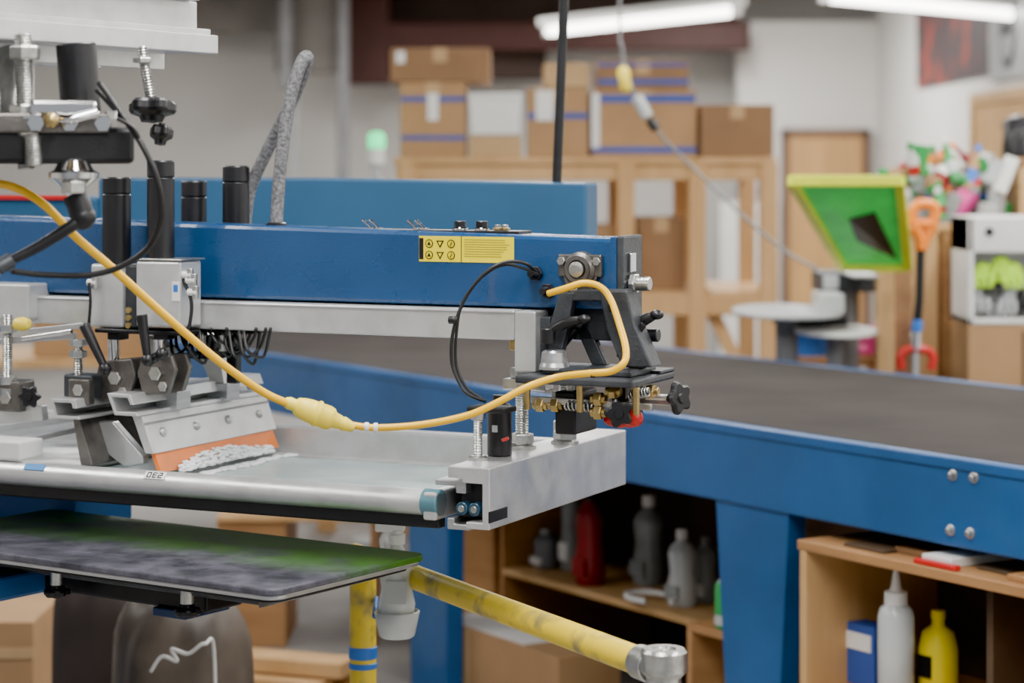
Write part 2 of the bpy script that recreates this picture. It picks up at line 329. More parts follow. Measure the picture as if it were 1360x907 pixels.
p=D.v(946,850,.05); b=B(D); b.lathe((p.x,.1,.41),(0,0,1),[(0,.028),(.006,.033),(.11,.033),(.12,.026)],greenp,24,True); b.lathe((p.x,.1,.412),(0,0,1),[(0,.03),(.01,.0335),(.035,.0337)],lgrey,24); b.lathe((p.x,.1,.53),(0,0,1),[(0,.026),(.003,.025)],lgrey,24)
b.done('soda_can')
b=B(D); b.box((p.x-.12,p.x+.09),(.06,.3),(.389,.409),ply,.002); b.box((p.x-.12,p.x-.1),(.06,.3),(0,.389),ply,.002); b.box((p.x+.07,p.x+.09),(.06,.3),(0,.389),ply,.002); b.done('small_plywood_stand')
b=B(D); a2=D.v(592,750,.36).x; c2=D.v(660,750,.36).x; b.box((a2,c2-.02),(.36,.9),(0,.66),ply,.003); b.box((a2-.004,c2-.01),(.35,.91),(.655,.67),wood,.002); b.done('plywood_box')
b=B(D); b.box((a-.0,c2+.75),(.08,.3),(.0,.2),card,.003); b.box((a+.03,a+.5),(.1,.28),(.2,.205),paper,.001); b.box((a+.2,a+.23),(.078,.3),(.02,.2015),cardy,0); b.done('cardboard_box')
# ================================================================ PRESS : print arm
press=group('screen_printing_press')
b=B(A)
zt,zb=1.472,1.343
b.prism([(-2.7,zb+.004),(0,zb),(0,zt),(-2.7,zt+.05)],0,.085,blue,.008)
b.cyl((-2.9,.05,0),(-2.9,.05,1.62),.3,blued,seg=40); b.lathe((-2.9,.05,0),(0,0,1),[(0,.6),(.06,.6),(.1,.35)],blued,40)
p0=A.v(475,300,.02).x; p1=A.v(690,300,.02).x
b.box((p0,p1),(.015,.075),(zt,zt+.009),blackm,.002)
for px in (493,503,553,564):
    p=A.v(px,300,.035); b.lathe((p.x,.035,zt+.008),(0,0,1),[(0,.008),(.004,.008)],chrome,10); b.cyl((p.x,.035,zt+.01),(p.x-.016,.03,zt+.026),.0022,chrome,.0035,10)
for px in (611,640):
    p=A.v(px,300,.035); b.cyl((p.x,.035,zt+.007),(p.x,.035,zt+.014),.014,chrome); b.cyl((p.x,.035,zt+.014),(p.x,.035,zt+.026),.011,black)
for px in (661,671): 
    p=A.v(px,300,.035); b.cyl((p.x,.035,zt+.007),(p.x,.035,zt+.02),.006,steel); b.nut((p.x,.035,zt+.012),(0,0,1),.009,.005,brass)
q0=A.v(557,313,0); q1=A.v(683,347,0); zl0=A.v(557,347,0).z; zl1=A.v(620,314,0).z; mid=A.v(613,330,0).x
b.box((q0.x,mid-.001),(-.0012,.001),(zl0,zl1),ylab,0); b.box((mid+.001,q1.x),(-.0012,.001),(zl0,zl1),ylab,0)
b.box((q0.x,q1.x),(-.0006,.001),(zl0,zl1),black,0)
b.box((q0.x+.0005,q0.x+.009),(-.0016,0),(zl0+.004,zl1-.004),black,0)
for i in range(3):
    for j in range(2):
        cx=q0.x+.021+i*.0225; cz=zl0+.012+j*.021
        if i==1: b.prism([(cx-.008,cz+.006),(cx,cz-.008),(cx+.008,cz+.006)],-.0018,0,black,0); b.prism([(cx-.004,cz+.0038),(cx,cz-.0036),(cx+.004,cz+.0038)],-.0022,0,ylab,0)
        elif i==0 : b.lathe((cx,0,cz),(0,-1,0),[(0,.008),(.0018,.008)],black,18); b.lathe((cx,0,cz),(0,-1,0),[(0,.006),(.0021,.006)],ylab,18); b.prism([(cx-.004,cz-.003),(cx,cz+.005),(cx+.004,cz-.003)],-.0025,0,black,0)
        else: b.lathe((cx,0,cz),(0,-1,0),[(0,.008),(.0018,.008)],black,18); b.lathe((cx,0,cz),(0,-1,0),[(0,.006),(.0021,.006)],ylab,18); b.bar((cx,-.0022,cz-.005),(cx+.001,-.0022,cz+.005),.003,.0008,black,0); b.bar((cx-.004,-.0022,cz-.003),(cx+.004,-.0022,cz+.002),.0015,.0008,black,0)
for r in range(8):
    z=zl1-.006-r*.0043
    b.box((mid+.006,q1.x-.006-random.random()*.02),(-.0016,0),(z-.0008,z+.0008),olive,0)
ra=A.v(683,412,-.03); rb=A.v(683,452,-.03); xl=A.v(28,400,-.03).x; uend=ra.x
b.box((xl,uend),(-.03,.03),(rb.z,ra.z),aluw,.003); b.box((-2.7,xl),(.0,.03),(rb.z+.008,ra.z-.006),aluw,.003)
b.box((xl,uend),(-.0312,-.03),(ra.z-.0065,ra.z-.0045),grey,0)
b.box((-2.7,0),(.03,.08),(rb.z,zb),dgrey,.002)
e0=A.v(683,413,-.04); e1=A.v(711,495,-.04); b.box((e0.x,e1.x),(-.04,.02),(e1.z,e0.z),aluw,.003); b.box((e1.x,e1.x+.02),(-.02,.03),(e1.z+.01,e0.z-.01),dgrey,.002)
b.box((e0.x-.02,e0.x),(-.02,.0),(rb.z-.02,rb.z),brass,.003)
b.done('print_beam',press)
# --- end bracket
b=B(A)
b.box((-.002,.012),(-.004,.09),(1.26,zt+.004),dgrey,.004)
b.box((-.012,.0),(-.006,.0),(1.30,zt+.002),blue,.002)
b.box((.012,.018),(.02,.045),(1.41,1.445),chrome,.002); b.box((.012,.016),(.022,.043),(1.36,1.372),chrome,.001)
p=A.v(843,377,.02); b.cyl((.012,.03,p.z),(.022,.03,p.z),.016,chrome); b.cyl((.022,.03,p.z),(.05,.03,p.z),.0125,steel,seg=24); b.nut((.02,.03,p.z),(1,0,0),.019,.01,steel)
c=A.v(773,357,0)
b.box((c.x-.042,c.x+.042),(-.012,0),(c.z-.014,c.z+.026),bronze,.003)
b.lathe((c.x,0,c.z),(0,-1,0),[(0,.032),(.014,.03),(.02,.024),(.024,.024),(.024,.017),(.018,.016)],bronze,28)
b.lathe((c.x,-.012,c.z),(0,-1,0),[(0,.015),(.016,.014),(.018,.008)],steel,20)
for s in (-1,1):
    b.nut((c.x+s*.034,-.015,c.z+.014),(0,-1,0),.008,.006,steel)
b.prism([(c.x-.034,c.z-.012),(c.x+.034,c.z-.012),(c.x+.022,c.z-.046),(c.x-.022,c.z-.046)],-.01,0,bronze,.003)
b.cyl((c.x-.01,-.01,c.z-.035),(c.x-.01,-.018,c.z-.035),.008,steel)
for px,py in ((713,363),(729,386)):
    g=A.v(px,py,0); b.lathe((g.x,0,g.z),(0,-1,0),[(0,.012),(.008,.012),(.008,.0095),(.02,.0085),(.03,.006)],black,18); b.nut((g.x,-.006,g.z),(0,-1,0),.014,.008,black)
def pr(pts,v0,v1,m,bev=.003): b.prism([(A.v(x,y,v0).x,A.v(x,y,v0).z) for x,y in pts],v0,v1,m,bev)
pr([(742,388),(762,388),(757,420),(742,485),(716,485),(730,430)],-.02,.0,dgrey)
pr([(795,386),(832,386),(842,430),(866,488),(826,488),(806,440)],-.02,.03,dgrey)
pr([(742,384),(832,384),(832,400),(742,400)],-.018,.02,dgrey)
pr([(757,420),(770,408),(806,486),(786,486)],.03,.05,dgrey)
ZP=1.231
b.box((-.155,.07),(-.1,.1),(ZP-.014,ZP),dgrey,.004); b.box((-.12,.05),(-.06,.06),(ZP,ZP+.012),dgrey,.003)
b.box((.0,.07),(.03,.1),(ZP,ZP+.006),dgrey,.002)
c=A.v(736,480,-.04); b.lathe((c.x,-.04,ZP+.008),(0,0,1),[(0,.027),(.005,.027),(.012,.024),(.03,.022),(.034,.018)],alum,28)
for (x0,y0,x1,y1,v) in ((728,442,776,424,-.05),(735,475,768,432,.02),(840,440,872,418,.02)):
    a_=A.v(x0,y0,v); c_=A.v(x1,y1,v); b.tube([a_,a_.lerp(c_,.5)+Vector((0,0,.005)),c_],lambda t:.006+.004*math.sin(t*3.1),black,10); b.ball(c_,.011,black,(1.2,1,.8)); b.cyl(a_+Vector((0,0,-.02)),a_+Vector((0,0,.008)),.013,black)
c=A.v(868,445,.04); b.cyl((c.x-.02,.04,c.z),(c.x+.01,.04,c.z),.012,black); b.cyl(A.v(835,460,-.0),A.v(855,430,.0),.006,black)
z1=ZP-.045
for v in (-.06,.03):
    b.bar((-.14,v,z1),(.09,v,z1-.004),.012,.012,steel)
for px,py,v in ((718,538,-.06),(738,538,-.06),(795,530,-.07),(795,548,-.07),(815,520,-.07),(865,520,.0)):
    c=A.v(px,py,v); b.nut(c,(1,.0,0),.013,.014,brass); b.cyl(c-Vector((.014,0,0)),c+Vector((.014,0,0)),.008,brass)
def spr(x0,y0,x1,y1,v,r=.008): b.spring(A.v(x0,y0,v),A.v(x1,y1,v),r,.0018,steel,7); b.cyl(A.v(x0,y0,v),A.v(x1,y1,v),r*.5,dgrey)
spr(752,538,788,541,-.07); spr(836,524,862,521,-.05); spr(820,535,842,533,.02,.007)
c=A.v(893,528,.0); b.knob(c,(1,-.35,.05),.026,.022,black,5); b.cyl(c,c-Vector((.05,0,0)),.006,steel)
c=A.v(823,548,-.075); b.knob(c,(.35,-1,.0),.022,.02,black,5); b.cyl(c,c+Vector((0,.05,.02)),.006,steel)
c=A.v(804,557,-.02); b.lathe(c,(1,-.15,0),[(0,.006),(.006,.01),(.02,.013),(.034,.013),(.042,.01),(.046,.012),(.056,.011),(.06,.006)],red,24,True)
c=A.v(838,555,-.06); b.lathe(c,(1,-.3,0),[(-.014,.008),(-.008,.013),(.01,.0155),(.018,.012),(.022,.005)],red,24,True)
b.cyl((-.08,-.02,z1+.0),(-.08,-.02,ZP-.014),.01,steel); b.cyl((.03,-.02,z1),(.03,-.02,ZP-.014),.01,steel)
for px in (700,770,845):
    c=A.v(px,515,-.09); b.cyl((c.x,-.09,ZP-.06),(c.x,-.09,ZP-.013),.006,brass)
b.box((-.1,-.06),(-.05,.05),(1.125,ZP-.03),black,.004); b.box((-.0,.03),(-.03,.05),(1.15,ZP-.014),blackm,.004)
ZCh=1.084
def stud(u,v,z0,z1,r,nuts):
    b.thread((u,v,z0),(u,v,z1),r,steel)
    b.lathe((u,v,z0),(0,0,1),[(0,r*2.1),(.005,r*2.1),(.008,r*1.5)],steel,24)
    for z in nuts: b.nut((u,v,z),(0,0,1),r*1.75,r*1.5,steel)
stud(-.205,.04,ZCh,1.262,.0125,(1.102,1.2,1.222)); stud(-.163,.14,ZCh,ZP-.01,.0125,(1.1,1.118)); stud(-.207,-.14,ZCh,1.165,.0085,())
b.box((-.235,-.15),(.02,.06),(1.192,1.212),steel,.002)
b.lathe((-.207,-.14,1.155),(0,0,1),[(0,.012),(.014,.014),(.018,.01)],steel,20); b.box((-.225,-.15),(-.15,-.1),(1.168,1.178),blackm,.003)
b.cyl((-.198,-.07,ZCh),(-.198,-.07,1.172),.022,black,seg=28); b.lathe((-.198,-.07,1.172),(0,0,1),[(0,.022),(.004,.019),(.006,.012),(.02,.012)],blackm,24)
b.box((-.202,-.192),(-.094,-.089),(1.128,1.14),lgrey,.001)
c=A.v(667,548,-.1); b.cyl(c,c+Vector((.012,0,.005)),.003,red); c=A.v(667,585,-.1); b.cyl(c,c+Vector((.012,0,.005)),.003,red)
b.done('end_bracket',press)
b=B(A); b.tube([A.v(x,y,v) for x,y,v in ((713,363,-.03),(698,350,-.06),(672,348,-.08),(645,362,-.1),(618,396,-.11),(602,440,-.12),(600,480,-.12),(610,508,-.12),(622,524,-.12),(645,533,-.1))],.0032,rubber)
b.tube([A.v(x,y,v) for x,y,v in ((715,365,-.03),(694,356,-.06),(668,352,-.075),(640,368,-.09),(614,402,-.1),(606,445,-.11),(606,485,-.11),(620,515,-.11),(640,530,-.1))],.0028,rubber)
b.tube([A.v(x,y,-.12) for x,y in ((597,425),(607,425))],.007,rubber); b.done('control_cable',press)
# --- screen holder channel
b=B(A)
u0,u1=-.221,-.141; zc0,zc1=.978,1.084
prof=[(u1,zc0),(u1,zc1),(u0,zc1),(u0,zc1-.02),(u0+.028,zc1-.02),(u0+.028,zc1-.028),(u1-.014,zc1-.028),(u1-.014,zc0+.012),(u1-.045,zc0+.012),(u1-.045,zc0)]
b.prism(prof,-.231,.387,alu,.002)
b.prism([(u0-.004,zc0-.004),(u0+.04,zc0-.004),(u0+.04,zc0+.006),(u0+.01,zc0+.006),(u0+.01,zc0+.016),(u0-.004,zc0+.016)],-.225,.38,alum,.002)
b.prism([(u0-.03,zc1-.026),(u0+.03,zc1-.026),(u0+.03,zc1-.048),(u0+.01,zc1-.048),(u0+.01,zc1-.036),(u0-.03,zc1-.036)],-.22,.38,alum,.002)
b.box((u0+.01,u1-.016),(-.2,.37),(zc0+.014,zc1-.03),black,.003)
b.box((u1-.002,u1+.001),(-.232,-.16),(zc0+.012,zc0+.032),blackm,.001)
for uu in (u0+.022,u0+.046): b.cyl((uu,-.222,zc0+.032),(uu,-.17,zc0+.032),.0115,airf); b.cyl((uu,-.224,zc0+.032),(uu,-.222,zc0+.032),.006,steel)
b.done('screen_holder_channel',press)
# --- screen frame
b=B(A); vn=-.225; zf=1.018
b.cyl((-1.9,vn,zf),(-.26,vn,zf),.0225,alu,seg=32); b.cyl((-.268,vn,zf),(-.236,vn,zf),.024,tealc,seg=28)
b.box((-1.9,-.24),(vn+.0,vn+.025),(zf-.045,zf-.012),black,.003); b.box((-1.9,-.25),(vn+.01,vn+.03),(zf-.02,zf+.01),alu,.003)  # black box plays the tube's shadow side, shade put into its colour
b.box((-.262,-.236),(vn-.02,.36),(zf-.028,zf+.02),alu,.004)
b.box((-1.9,-.24),(.335,.375),(zf-.03,zf+.045),aluw,.006); b.box((-1.9,-.24),(.30,.335),(zf-.03,zf-.012),aluw,.002)
b.box((-1.87,-1.83),(vn,.36),(zf-.03,zf+.03),alu,.004)
b.box((-1.85,-.25),(vn+.02,.34),(zf-.018,zf-.015),mesh_m,0)
b.box((-1.0,-.3),(vn+.022,vn+.06),(zf-.015,zf-.0125),ink,0); b.box((-.36,-.262),(vn+.03,.3),(zf-.015,zf-.013),ink,0)
b.box((-1.105,-1.06),(-.007,.007),(-.0004,.0006),btape,.0002,Matrix.Translation((0,vn-.0165,zf+.0165))@Matrix.Rotation(math.radians(45),4,'X'))
b.box((-1.35,-1.1),(-.1,.33),(zf-.014,zf+.0),aluw,.004)
b.done('printing_screen_frame',press)
lab=A.v(203,637,vn-.0235); b=B(A); Mx=Matrix.Translation((lab.x,vn-.0165,zf+.0165))@Matrix.Rotation(math.radians(-45),4,'X')
b.box((-.022,.022),(-.0008,.0008),(-.008,.008),paper,0,Mx)
seg={'2':'abged','3':'abgcd','0':'abcdef'}
def digit(ch,cx):
    S={'a':((-.0035,.005),(.0035,.005)),'b':((.0035,.005),(.0035,0)),'c':((.0035,0),(.0035,-.005)),'d':((-.0035,-.005),(.0035,-.005)),'e':((-.0035,0),(-.0035,-.005)),'f':((-.0035,.005),(-.0035,0)),'g':((-.0035,0),(.0035,0))}
    for k in seg[ch]:
        (x0,z0),(x1,z1)=S[k]; x0,x1,z0,z1=-x0,-x1,-z0,-z1
        b.box((cx+min(x0,x1)-.0011,cx+max(x0,x1)+.0011),(-.0014,0),(min(z0,z1)-.0011,max(z0,z1)+.0011),black,0,Mx)
digit('2',.012);digit('3',0);digit('0',-.012)
b.done('mesh_count_label',press)
# --- squeegee + flood bar
b=B(A)
def holder(u,v0,v1,zb_,bm):
    k=-.42
    def q(pts): return [(u+x+k*(z),zb_+z) for x,z in pts]
    b.prism(q([(-.005,0),(.005,0),(.005,.055),(-.005,.055)]),v0+.01,v1-.01,bm,.001)
    b.prism(q([(-.011,.036),(.009,.036),(.011,.088),(.012,.108),(-.011,.108)]),v0,v1,aluw,.002)
    b.prism(q([(-.036,.108),(.016,.108),(.016,.115),(-.029,.115),(-.029,.142),(.008,.142),(.008,.129),(.016,.129),(.016,.149),(-.036,.149)]),v0-.02,v1,aluw,.0015)
    b.prism(q([(.011,.09),(.0125,.09),(.0135,.094),(.0125,.094)]),v0,v1,grey,0)
    for i in range(4):
        v=v0+.05+(v1-v0-.1)*i/3; z=.072
        b.lathe((u+.011+k*z,v,zb_+z),(1,0,k*-1),[(0,.009),(.003,.009),(.006,.005)],steel,16)
holder(-.885,-.13,.32,1.02,orange)
b.prism([(-1.03+x-.3*z,1.03+z) for x,z in ((-.014,.0),(.014,.0),(.008,.09),(-.006,.09))],-.15,.30,bronze,.002)
b.prism([(-1.03+x-.3*z,1.04+z) for x,z in ((-.035,.078),(.022,.078),(.022,.084),(-.029,.084),(-.029,.109),(.012,.109),(.012,.099),(.022,.099),(.022,.116),(-.035,.116))],-.17,.30,aluw,.0015)
random.seed(5)
for i in range(420):
    t_=random.random(); v=-.06+.33*t_; h=max(.15,1-abs(v-.09)*3.6); z=random.random()**1.5*.03*h
    b.ball((-.878+random.uniform(-.002,.006)-.42*z+.006*(1-h),v,1.017+z),.0018+random.random()*.0032,ink,(1,random.uniform(1.2,3),.8),8)
for i in range(90):
    v=-.09+.4*random.random(); b.ball((-.865+random.uniform(-.01,.02),v,1.005),.003+random.random()*.004,ink,(1.4,2.,.6),8)
for v in (-.03,.15):
    b.prism([(-.93,1.135),(-.905,1.135),(-.93,1.25),(-.972,1.27),(-.98,1.235)],v,v+.035,aluw,.002)
    b.box((-.95,-.9),(v-.006,v+.041),(1.13,1.165),alum,.002)
b.done('squeegee_assembly',press)
# --- carriage
b=B(A)
def fbox(x0,x1,y0,y1,v0,v1,m,bev=.003):
    p=A.v(x0,y0,v0); q=A.v(x1,y1,v0); b.box((p.x,q.x),(v0,v1),(q.z,p.z),m,bev)
fbox(180,239,346,436,-.11,-.035,aluw,.005); fbox(120,163,350,436,-.09,-.035,aluw,.005)
fbox(160,182,352,436,-.08,-.035,dgrey); fbox(125,240,436,446,-.1,-.03,blackm)
fbox(228,238,374,400,-.112,-.109,white,.0005); fbox(230,236,378,388,-.1125,-.11,cyan,.0003)
fbox(176,241,343,347,-.112,-.03,steel,.001)
for (x0,x1,y0,y1,v) in ((138,172,235,350,-.07),(197,230,213,346,-.075),(242,273,240,300,.14),(297,330,220,300,.14)):
    p=A.v((x0+x1)/2,y0,v); q=A.v((x0+x1)/2,y1,v); r=(A.v(x1,y0,v).x-A.v(x0,y0,v).x)/2*.93; z0=q.z if v<0 else 1.36
    b.lathe((p.x,v,z0),(0,0,1),[(0,r),(p.z-z0-.035,r),(p.z-z0-.033,r*.93),(p.z-z0-.03,r),(p.z-z0-.003,r),(p.z-z0,r*.93)],black,28)
fbox(235,345,340,430,.1,.2,aluw)
for x,y in ((248,372),(250,388),(117,375),(243,365)):
    c=A.v(x,y,-.1); b.cyl(c,c+Vector((.02,0,0)),.007,white); b.cyl(c+Vector((.016,0,-.012)),c+Vector((.016,0,.012)),.0065,steel)
for y in (412,422,432):
    c=A.v(172,y,-.115); b.lathe(c,(0,-1,0),[(0,.006),(.006,.006)],brass,12)
for x in (151,212):
    fbox(x-9,x+9,438,452,-.09,-.06,black); c=A.v(x,440,-.075); d_=A.v(x,492,-.075); b.cyl(c,d_,.011,chrome)
def clamp(cx,cy,v,s=1):
    pts=[(cx-22*s,cy-22*s),(cx+20*s,cy-26*s),(cx+26*s,cy-4),(cx+16*s,cy+28*s),(cx-20*s,cy+30*s),(cx-28*s,cy)]
    b.prism([(A.v(x,y,v).x,A.v(x,y,v).z) for x,y in pts],v,v+.012,bronze,.003); b.prism([(A.v(x,y,v).x,A.v(x,y,v).z) for x,y in pts],v+.05,v+.062,bronze,.003)
    c=A.v(cx,cy,v); b.cyl(c-Vector((0,.006,0)),c+Vector((0,.07,0)),.009,steel); b.nut(c-Vector((0,.004,0)),(0,-1,0),.014,.008,steel)
    c=A.v(cx+10*s,cy+18*s,v); b.nut(c-Vector((0,.003,0)),(0,-1,0),.01,.006,steel)
clamp(154,502,-.1); clamp(208,496,-.1,.95)
b.prism([(A.v(x,y,-.09).x,A.v(x,y,-.09).z) for x,y in ((118,560),(150,560),(190,606),(190,616),(165,620),(125,590))],-.09,-.07,aluw,.003)
for x0,y0,x1,y1,v in ((112,432,140,490,-.13),(188,418,196,478,-.14),(196,480,215,470,-.13)):
    a_=A.v(x0,y0,v); c_=A.v(x1,y1,v); b.tube([a_,a_.lerp(c_,.3),a_.lerp(c_,.7),c_],lambda t:.011-.004*t,black,12); b.ball(c_,.012,black)
random.seed(9)
for k in range(16):
    x=238+k*6.5; y=440+random.random()*6; v=-.05+random.random()*.08
    b.tube([A.v(x-12,440,v),A.v(x-8+random.random()*6,452+random.random()*22,v-.02),A.v(x+14,458+random.random()*26,v+.02),A.v(x+22,446,v+.01),A.v(x+24,436,v)],.0032,rubber,8,6)
b.tube([A.v(x,y,-.1) for x,y in ((243,370),(254,400),(252,430),(246,445))],.0035,rubber); b.tube([A.v(x,y,-.11) for x,y in ((118,375),(120,400),(118,430))],.003,rubber)
fbox(232,334,438,444,-.02,.1,blackm); fbox(300,314,445,510,.05,.07,black); fbox(262,284,446,478,.0,.05,blackm)
for x in (268,296): c=A.v(x,466,-.02); b.cyl(c,c+Vector((.0,0,.03)),.008,steel)
b.done('squeegee_carriage',press)
# --- left end hardware
b=B(A)
fbox(-60,38,375,425,-.06,.02,aluw,.004); 
for (x,y0,y1,r,n) in ((10,418,520,.010,(436,505,520)),(104,450,500,.009,(455,470))):
    b.thread(A.v(x,y1,-.12),A.v(x,y0,-.12),r,steel)
    for y in n: b.nut(A.v(x,y,-.12),(0,0,1),r*1.9,r*1.5,steel)
b.lathe(A.v(22,430,-.12),(1,0,0),[(0,.012),(.014,.014),(.028,.011),(.03,.006)],yelp,18,True)
b.bar(A.v(40,440,-.12),A.v(112,432,-.12),.010,.012,alum); b.bar(A.v(-20,455,-.11),A.v(100,446,-.11),.014,.012,alum); b.cyl(A.v(30,450,-.13),A.v(95,440,-.13),.005,chrome)
fbox(-6,26,505,548,-.13,-.08,bronze,.004); fbox(84,122,497,530,-.13,-.08,dgrey,.004); fbox(90,118,503,538,-.14,-.12,bronze,.003)
c=A.v(104,518,-.14); b.nut(c,(0,-1,0),.012,.008,steel); c=A.v(8,528,-.13); b.nut(c,(0,-1,0),.014,.01,steel)
c=A.v(42,526,-.14); b.knob(c,(0.3,-1,0),.02,.016,black,6); b.cyl(A.v(20,528,-.1),A.v(42,526,-.13),.005,steel)
b.bar(A.v(-40,572,-.0),A.v(150,545,.2),.07,.015,aluw); b.bar(A.v(-40,600,-.12),A.v(140,560,.1),.04,.012,alu)
fbox(-40,26,583,612,-.235,-.16,white,.004)
b.bar(A.v(-60,560,-.1),A.v(60,548,-.1),.02,.03,alu)
b.done('registration_hardware',press)
# --- rear arm cover, hood
b=B(A)
p=A.v(778,243,.8); q=A.v(420,236,.8); r=A.v(130,236,.8)
b.prism([(r.x,1.33),(p.x,1.33),(p.x,p.z),(q.x,q.z),(r.x,r.z)],.8,.87,bluelt,.006)
s_=A.v(-300,262,.8); s2=A.v(130,262,.8); b.prism([(-3.0,1.33),(s2.x,1.33),(s2.x,s2.z),(-3.0,s2.z)],.8,1.1,bluelt,.006)
b.box((s2.x-.35,s2.x-.05),(.79,.8),(s2.z-.006,s2.z+.004),red,0)
b.cyl((-2.9,.05,1.3),(-2.9,1.,1.3),.12,bluelt)
b.box((-2.9,-1.2),(.05,.25),(.86,.94),blued,.006)
lo=A.v(739,252,.835); hi=A.v(750,-20,.835); dd=hi-lo; top=lo+dd*((3.6-lo.z)/dd.z); lo=lo-dd*.1
b.cyl(lo,top,.0105,blackm,seg=16)
b.done('rear_arm_cover',press)
b=B(A)
hp=[A.v(x,y,v) for x,y,v in ((367,300,.05),(370,250,.055),(376,190,.06),(386,130,.07),(397,92,.08),(405,76,.09),(408,80,.1),(400,105,.11),(380,150,.13),(355,200,.15),(333,250,.16),(325,300,.16))]
b.tube(hp,.0125,hose,12,10); b.lathe(Vector((hp[0].x,hp[0].y,zt+.005)),(0,0,1),[(0,.02),(.012,.02),(.014,.016)],black,18)
b.done('pneumatic_hose',press)
# ================================================================ platen
PF=Frame((-.389,3.70,0),-34)
b=B(PF)
def rr(x0,x1,y0,y1,r,n=6):
    o=[]
    for cx,cy,a0 in ((x1-r,y1-r,0),(x0+r,y1-r,90),(x0+r,y0+r,180),(x1-r,y0+r,270)):
        for i in range(n+1): a=math.radians(a0+90*i/n); o.append((cx+r*math.cos(a),cy+r*math.sin(a)))
    return o
b.prism(rr(-.95,0,0,.43,.03),.892,.904,platm,.003,'z'); b.prism(rr(-.945,-.005,.005,.425,.03),.884,.892,alum,.002,'z')
b.prism(rr(-.93,-.02,.02,.41,.03),.876,.884,blackm,.002,'z')
b.box((-.9,-.12),(.12,.31),(.845,.876),dgrey,.004); b.prism([(-.12,.876),(-.02,.876),(-.12,.845)],.1,.33,bronze,.003)
b.box((-1.2,-.3),(.17,.27),(.805,.848),blackm,.005); b.box((-.42,-.34),(.16,.28),(.79,.806),navy,.003)
for x in (-.62,-.3): b.cyl((x,.12,.83),(x,.12,.87),.012,steel); b.knob((x,.12,.83),(0,0,-1),.022,.02,black,5)
b.done('platen',press)
b=B(PF); b.box((-2.3,-.70),(.0,.36),(.80,.845),blued,.006); b.done('pallet_arm',press)
# ================================================================ neighbouring print head, upper left
H=Frame((P(290,72,3.85).x,3.85,0),60)
head=group('print_head')
b=B(H)
b.box((-1.1,0),(0,.03),(1.79,1.822),aluw,.002); b.box((-1.1,-.01),(.008,.2),(1.822,1.832),aluw,.002); b.box((-1.1,-.03),(.022,.16),(1.832,1.878),aluw,.002)
b.box((-1.1,-.05),(.0,.18),(1.878,1.886),aluw,.002)
b.box((-1.1,-.02),(.03,.26),(1.792,1.8),alum,.001); b.box((-1.1,-.02),(.24,.27),(1.77,1.822),aluw,.002); b.box((-1.1,-.02),(.1,.11),(1.765,1.795),alu,.001)
b.done('aluminium_channel',head)
b=B()
def V(*a): return P(*a)
b.thread(V(35,225,3.4),V(30,45,3.4),.0135,steel)
for y,r in ((70,.024),(148,.024),(172,.026)): b.nut(V(33,y,3.4),(0,0,1),r,.02,steel)
b.lathe(V(38,158,3.4),(0,0,1),[(0,.03),(.005,.03)],chrome,24)
b.cyl(V(108,155,3.5),V(101,58,3.5),.031,black,seg=32); b.lathe(V(108,157,3.5),(.05,0,-1),[(0,.02),(.012,.018)],chrome,20)
b.thread(V(200,130,3.6),V(188,62,3.6),.0085,steel); b.nut(V(189,80,3.6),(0,0,1),.016,.008,steel)
b.knob(V(201,128,3.6)-Vector((0,0,.04)),(0,0.15,1),.034,.034,black,5); b.knob(V(212,192,3.6),(0.1,.2,1),.017,.03,black,5)
yk=Frame(P(85,195,3.45),20)
b.box((-.22,.1),(-.05,.08),(-.026,.03),blackm,.008,yk.M); b.box((-.12,.06),(-.06,.0),(.02,.05),bronze,.004,yk.M); b.box((-.06,.04),(-.065,-.02),(.045,.07),chrome,.006,yk.M)
for x in (-.05,.0,.05): b.nut(yk.M@Vector((x,-.06,.035)),(0,-1,0),.014,.012,chrome); 
b.tube([V(55,150,3.4),V(90,158,3.38),V(130,150,3.4)],.008,chrome); b.ball(V(68,160,3.36),.012,brass); b.nut(V(150,158,3.42),(1,0,0),.014,.015,steel)
b.thread(V(45,220,3.38),V(42,180,3.38),.014,steel)
b.lathe(V(98,240,3.42),(0,0,1),[(-.012,.018),(-.006,.024),(.004,.037),(.012,.038),(.016,.03),(.03,.022),(.032,.018)],chrome,32)
b.nut(V(98,240,3.4)-Vector((0,0,.01)),(0,0,1),.02,.018,steel); b.cyl(V(98,250,3.42),V(100,268,3.42),.012,chrome)
b.tube([V(98,258,3.42),V(104,270,3.42),V(110,290,3.42)],.019,black,16); b.ball(V(110,288,3.42),.02,black)
b.tube([V(112,285,3.42),V(95,300,3.41),V(50,328,3.4),V(10,348,3.39)],lambda t:.011-.004*t,black,14); b.cyl(V(16,345,3.39),V(-4,356,3.38),.012,dgrey); b.lathe(V(-4,356,3.39),(-1,0,-.4),[(0,.012),(.02,.02),(.04,.02)],steel,20)
b.cyl(V(20,160,3.5),V(20,70,3.55),.03,steel,seg=24)
b.box((-.86,-.78),(3.35,3.45),(1.66,1.72),steel,.006)
b.done('clamp_hardware',head)
b=B()
b.tube([V(x,y,d) for x,y,d in ((132,110,3.45),(160,150,3.42),(190,195,3.4),(209,240,3.4),(214,285,3.42),(200,325,3.45),(165,352,3.46),(120,365,3.46),(60,365,3.45),(15,360,3.42))],.0048,rubber)
b.tube([V(x,y,d) for x,y,d in ((128,120,3.45),(165,160,3.42),(183,182,3.4),(175,168,3.4),(140,150,3.42))],.003,rubber)
b.done('pneumatic_cable',head)
